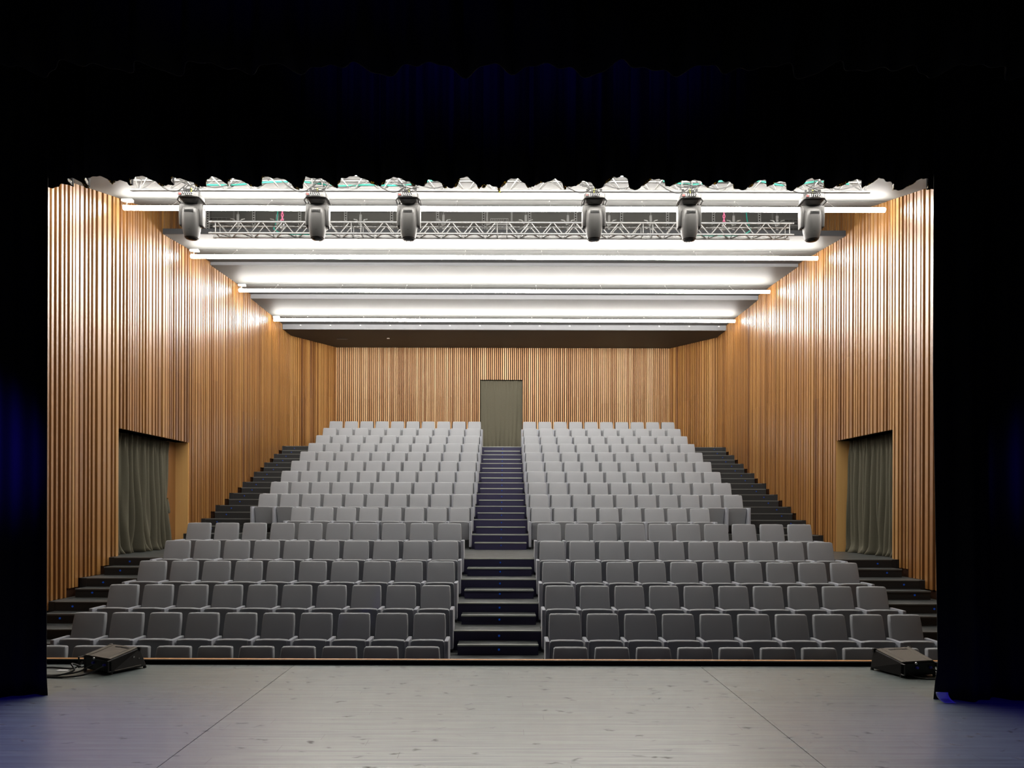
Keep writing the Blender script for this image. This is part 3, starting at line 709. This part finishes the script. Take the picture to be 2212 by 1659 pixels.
# front border with scalloped hem: folds at their true depth
OPEN = [(150, 166, 389), (188, 236, 384), (243, 262, 393), (283, 332, 383), (371, 410, 384), (443, 482, 389), (492, 530, 387), (563, 628, 385), (654, 706, 387), (730, 800, 383),
        (826, 882, 384), (920, 950, 388), (984, 1022, 388), (1044, 1066, 398), (1086, 1130, 389), (1160, 1212, 388), (1252, 1276, 390), (1310, 1350, 382), (1392, 1430, 384), (1460, 1524, 387),
        (1547, 1578, 391), (1622, 1650, 388), (1664, 1694, 392), (1728, 1776, 385), (1812, 1858, 385), (1880, 1926, 387), (1966, 1998, 386)]
ZH = (VY-405)/F*6.95
def border_y(X):
    px = VX + X*F/6.85
    off = 0.0
    for a, b, y in OPEN:
        u = (px-(a-7))/((b-a)+20)
        if 0 < u < 1:
            dn = ZH*F/(VY-y)
            off = min(off, (dn-6.95)*min(1, 1.12*math.sin(PI*u**0.72)**0.75))
    return 6.95+off+0.012*math.sin(X*37)+0.01*math.sin(X*91)
m = MB()
def bf(u, v):
    X = -6.4+u*12.8; z = ZH+CZ+(9.6-ZH-CZ)*v; k = 1-0.35*v
    yy = border_y(X+0.02*v*math.sin(X*5)); return (X, 6.88+(yy-6.88)*k, z + (0.012*math.sin(X*13)+0.008*math.sin(X*29) if v < 0.001 else 0))
m.grid(bf, 900, 12); ob = m.build('border_curtain', BLACKV, smooth=True)
tag(ob, 'wide black pleated border curtain with wavy hem above the stage opening', 'curtain')
md = ob.modifiers.new('thickness', 'SOLIDIFY'); md.thickness = 0.006; md.offset = 0
for a_, b_, y_ in OPEN:                           # gold and black herringbone lining turned out at the sides of each fold
    for sd_ in (-1, 1):
        m = MB(); wd = rn.uniform(0.10, 0.2) if sd_ > 0 else rn.uniform(0.14, 0.26); dp_ = rn.uniform(0.3, 1.0); w_ = (b_-a_)+20
        def hf(u, v):
            q_ = (0.03+wd*u) if sd_ < 0 else (0.97-wd*u); px = a_-7+w_*q_; X = (px-VX)*6.85/F
            z = ZH+CZ+0.012*math.sin(X*13)+0.008*math.sin(X*29)
            return (X, border_y(X)+0.012, z+0.03-(0.03+0.034*dp_*math.sin(PI*min(1, u*0.9+0.12))**0.7)*v)
        m.grid(hf, 10, 3); o = m.build('gold_hem_lining', HEM, ob, smooth=True)
        md = o.modifiers.new('thickness', 'SOLIDIFY'); md.thickness = 0.003; md.offset = 1
# second, nearer border
m = MB()
def bf2(u, v):
    X = -6.5+u*13; z0 = (VY-148)/F*4.6+CZ; z = z0+(9.6-z0)*v
    a = 0.05*math.sin(X*14+0.8*math.sin(X*3.1))+0.03*math.sin(X*23+1)+0.02*math.sin(X*41)
    return (X, 4.6+a*(1-0.3*v), z+(0.015*math.sin(X*9) if v < 0.001 else 0))
m.grid(bf2, 700, 10); ob = m.build('border_curtain', BLACKV, smooth=True)
tag(ob, 'nearer black pleated border curtain at the very top', 'curtain')
md = ob.modifiers.new('thickness', 'SOLIDIFY'); md.thickness = 0.006; md.offset = 0
def leg(label, X0, X1, D, seed, bulge):
    rnd = random.Random(seed); m = MB()
    def fn(u, v):
        X = X0+(X1-X0)*u; z = 9.6*(1-v)
        a = 0.07*math.sin(u*62+1.2*math.sin(u*13+seed))+0.03*math.sin(u*140+seed)
        e = 1 if u < 0.02 else 0
        zz = z
        dx = 0
        if z < 0.32 and u < 0.15: dx = math.copysign(bulge[0]*((0.32-z)/0.32)**bulge[1], X0) * (1-u/0.15)
        taper = bulge[2]*max(0, 1-z/3.0)
        return (X-dx+math.copysign(taper*(1-u), X0), D+a*(0.6+0.4*v)*min(1, u*8+0.25), zz)
    m.grid(fn, 320, 60); o = m.build('side_curtain', BLACKV, smooth=True); tag(o, label, 'curtain')
    md = o.modifiers.new('thickness', 'SOLIDIFY'); md.thickness = 0.006; md.offset = 0
    return o
leg('black pleated leg curtain on the left of the stage opening', -4.25, -8.2, 6.66, 3, (0.012, 2.5, 0.0))
leg('black pleated leg curtain on the right of the stage opening', 3.95, 8.2, 6.60, 8, (0.045, 0.7, 0.06))
# paper note at the foot of the right leg
m = MB()
pq = [(2029.5, 1493.6), (2055, 1495.7), (2066.6, 1511.2), (2041, 1512.2)]
PW = [Vector(((x-VX)*6.38/F, 6.38, CZ+(VY-y)*6.38/F+0.0)) for x, y in pq]
def pf(u, v):
    p = PW[0].lerp(PW[1], u).lerp(PW[3].lerp(PW[2], u), v); p.y += 0.02-0.10*v*v; p.z += 0.0; return p
def pf(u, v):
    x0 = 3.93+0.105*u+0.05*v*v; y0 = 6.53-0.01*u-0.045*v*v; z0 = 0.085*(1-v)**1.3+0.004
    return (x0, y0, z0)
m.grid(pf, 4, 8); o = m.build('paper_note', PAPER, smooth=True); tag(o, 'small white paper note curled at the foot of the right leg curtain', 'paper')
md = o.modifiers.new('thickness', 'SOLIDIFY'); md.thickness = 0.0015; md.offset = 1
m = MB()
for j in range(3):
    v = 0.62+j*0.1; a = pf(0.15, v); b = pf(0.8, v); c_ = pf(0.8, v+0.035); d_ = pf(0.15, v+0.035)
    m.add([(p[0], p[1]-0.001, p[2]+0.0035) for p in (a, b, c_, d_)], [(0, 1, 2, 3)])
m.build('printed_lines', INK, o)

# ------------------------------------------------------------------ stage monitors
def monitor(bot, top, label, mir):
    c = sum((Vector((*p, 0)) for p in bot), Vector())/4
    t = thing('stage_monitor', label, 'speaker', (c.x, c.y, 0))
    B = [Vector((p[0]-c.x, p[1]-c.y, 0.018)) for p in bot]; T = [Vector((p[0]-c.x, p[1]-c.y, p[2])) for p in top]
    m = MB(); m.hexa(B+T); o = m.build('cabinet', CAB, t)
    bv = o.modifiers.new('edge', 'BEVEL'); bv.width = 0.008; bv.segments = 2
    n = (T[1]-T[0]).cross(T[3]-T[0]).normalized()
    if n.z < 0: n = -n
    def P(u, v, h=0): return T[0].lerp(T[1], u).lerp(T[3].lerp(T[2], u), v) + n*h
    m = MB(); q = [P(.03, .03, .001), P(.97, .03, .001), P(.97, .97, .001), P(.03, .97, .001)]; m.hexa(q+[p+n*0.008 for p in q]); g = m.build('grille', GRILLE, o)
    m = MB()
    for u in (0.17, 0.83):
        a, b = P(u, .03, .009), P(u, .97, .009); m.tube([a, b], 0.004, 6)
    m.build('grille_rib', GRILLE, g)
    m = MB()
    for i in range(3):
        u0 = 0.32+0.17*i; v0 = 0.86 - 0.035*abs(i-1 if mir else i-1) - 0.02*(i % 2); q = [P(u0, v0, .0092), P(u0+0.16, v0, .0092), P(u0+0.16, v0+0.055, .0092), P(u0, v0+0.055, .0092)]; m.hexa(q+[p+n*0.003 for p in q])
    m.build('handle_slot', RUB, g)
    fn_ = (B[1]-B[0]); fn_ = Vector((fn_.y, -fn_.x, 0)).normalized()
    def Fp(u, w, h=0): return B[0].lerp(B[1], u).lerp(T[0].lerp(T[1], u), w) + fn_*h
    m = MB(); q = [Fp(.12, .1, .001), Fp(.95, .1, .001), Fp(.95, .9, .001), Fp(.12, .9, .001)]; m.hexa(q+[p+fn_*0.006 for p in q]); pn = m.build('rear_panel', RUB, o)
    for u, w in ((.42, .62), (.82, .58)):
        m = MB(); m.tube([Fp(u, w, .006), Fp(u, w, .03)], 0.014, 10); m.build('blue_connector', BLUEC, pn, smooth=True)
    m = MB(); m.tube([Fp(.42, .93, .004), Fp(.42, .93, .014)], 0.012, 8); m.build('latch', STEEL, pn)
    m = MB(); m.tube([Fp(0.0, 0.95, .0), Fp(0.0, 0.95, .05), Fp(0.0, .12, .05), Fp(0.0, .12, .0)], 0.009, 6); m.build('bar_handle', RUB, o)
    m = MB(); m.tube([Fp(1.0, 0.95, .0), Fp(1.0, 0.95, .03), Fp(1.0, .12, .03), Fp(1.0, .12, .0)], 0.009, 6); m.build('bar_handle', RUB, o)
    for p in B:
        m = MB(); m.tube([(p.x*0.94, p.y*0.94, 0.0), (p.x*0.94, p.y*0.94, 0.02)], 0.018, 10); m.build('foot', RUB, o)
    for p in (T[2], T[3]):
        m = MB(); m.rslab(p.x*0.97, p.y*0.97, p.z-0.012, 0.018, 0.018, 0.022, 0.006, None, 2); m.build('corner_bracket', RUB, o)
    m = MB(); sd = (B[2]-B[1]); sdn = Vector((sd.y, -sd.x, 0)).normalized()
    def Sp(u, w, h=0): return B[1].lerp(B[2], u).lerp(T[1].lerp(T[2], u), w) + sdn*h
    m = MB(); m.tube([Sp(.72, .66, -.002), Sp(.72, .66, .006)], 0.009, 10); m.tube([Sp(.86, .5, -.002), Sp(.86, .5, .004)], 0.006, 8); m.build('side_screw', STEEL, o)
    m = MB(); m.tube([Sp(.1, .12, .002), Sp(.85, .12, .002)], 0.004, 6); m.build('side_rail', GRILLE, o)
    return t
monitor([(-4.52, 7.71), (-4.10, 7.48), (-3.90, 7.83), (-4.34, 7.96)], [(-4.52, 7.71, .155), (-4.10, 7.48, .155), (-3.98, 7.84, .215), (-4.37, 7.97, .225)],
    'black wedge monitor speaker on the stage floor at left', False)
monitor([(4.13, 7.46), (4.54, 7.54), (4.50, 7.93), (4.00, 7.84)], [(4.13, 7.46, .152), (4.52, 7.53, .158), (4.48, 7.93, .228), (4.04, 7.85, .222)],
    'black wedge monitor speaker on the stage floor at right', True)
Z = 0.011
cable('speaker_cable', 'black cable running left from the left monitor, farthest from camera', [(-4.50, 7.66, 0.10), (-4.62, 7.70, 0.02), (-4.9, 7.78, Z), (-5.2, 7.74, Z), (-5.6, 7.80, Z), (-6.2, 7.75, Z)], 0.009, RUB)
cable('speaker_cable', 'black cable from the left monitor crossing the middle of its bundle', [(-4.33, 7.56, 0.09), (-4.45, 7.48, 0.03), (-4.65, 7.42, Z), (-4.9, 7.45, Z), (-5.2, 7.56, Z), (-5.7, 7.6, Z), (-6.2, 7.52, Z)], 0.009, RUB)
cable('speaker_cable', 'black cable nearest the camera beside the left monitor', [(-4.17, 7.47, 0.09), (-4.30, 7.38, 0.03), (-4.5, 7.33, Z), (-4.8, 7.37, Z), (-5.2, 7.42, Z), (-5.7, 7.38, Z), (-6.2, 7.4, Z)], 0.009, RUB)
cable('speaker_cable', 'thick black cable with a loop beside the left monitor handle', [(-4.48, 7.6, 0.06), (-4.55, 7.55, 0.10), (-4.50, 7.50, 0.04), (-4.62, 7.40, Z), (-4.85, 7.36, Z), (-5.3, 7.35, Z), (-6.1, 7.3, Z)], 0.010, RUB)
cable('speaker_cable', 'black cable running right from the blue plug of the right monitor', [(4.46, 7.50, 0.09), (4.56, 7.46, 0.05), (4.68, 7.40, Z), (4.9, 7.36, Z), (5.3, 7.3, Z)], 0.009, RUB)
cable('speaker_cable', 'black cable lying along the floor in front of the right monitor', [(4.2, 7.44, 0.05), (4.28, 7.40, Z), (4.5, 7.36, Z), (4.8, 7.33, Z), (5.3, 7.22, Z)], 0.008, RUB)
m = MB(); m.box(-0.06, 0.06, -0.03, 0.03, 0, 0.004); o = m.build('tape_patch', PAPER); o.location = (-4.72, 7.68, 0.0005); tag(o, 'small pale tape patch on the floor left of the left monitor', 'tape')

# ------------------------------------------------------------------ lights of the stage: blue stage lamps
def spot(loc, tgt, power, ang, col, size=0.15, blend=0.8):
    l = bpy.data.lights.new('blue_stage_lamp', 'SPOT'); l.energy = power; l.spot_size = math.radians(ang); l.spot_blend = blend; l.color = col; l.shadow_soft_size = size
    o = bpy.data.objects.new('blue_stage_lamp', l); C.objects.link(o); o.location = loc
    o.rotation_euler = (Vector(tgt)-Vector(loc)).to_track_quat('-Z', 'Y').to_euler()
BLUE = (0.04, 0.02, 1.0)
spot((-6.9, 1.2, 4.6), (-5.2, 6.6, 2.35), 4500, 16, BLUE)
spot((6.9, 1.2, 4.6), (5.5, 6.5, 2.3), 2200, 17, BLUE)
for x_ in (-1.1, 0.0, 1.3): spot((x_, 5.0, 6.9), (x_, 6.9, 6.35), 55, 60, BLUE)
spot((-1.2, 3.0, 6.9), (-1.2, 4.6, 6.2), 35, 90, BLUE)
spot((0.0, 0.2, 5.6), (0.0, 12.0, -0.6), 28, 44, BLUE)
spot((-5.2, 3.0, 5.2), (-3.9, 4.6, 0.0), 700, 46, BLUE)
spot((5.2, 3.0, 5.2), (4.2, 4.6, 0.0), 420, 46, BLUE)

# ------------------------------------------------------------------ world, camera, view
w = bpy.data.worlds.new('world'); sc.world = w; w.use_nodes = True
w.node_tree.nodes['Background'].inputs[0].default_value = (0, 0, 0, 1); w.node_tree.nodes['Background'].inputs[1].default_value = 0
cam = bpy.data.cameras.new('camera'); co = bpy.data.objects.new('camera', cam); C.objects.link(co)
cam.sensor_width = 36; cam.lens = F/2212*36; cam.shift_x = (1106-VX)/2212; cam.shift_y = (VY-829.5)/2212; cam.clip_end = 200
co.matrix_world = Matrix.Translation((0, 0, CZ)) @ Matrix.Rotation(PI/2, 4, 'X') @ Matrix.Rotation(math.radians(0.17), 4, 'Z')
sc.camera = co
sc.view_settings.view_transform = 'Standard'; sc.view_settings.look = 'None'; sc.view_settings.gamma = 1; sc.view_settings.exposure = 0.0
sc.cycles.max_bounces = 6; sc.cycles.diffuse_bounces = 4; sc.cycles.glossy_bounces = 3
sc.cycles.use_denoising = True
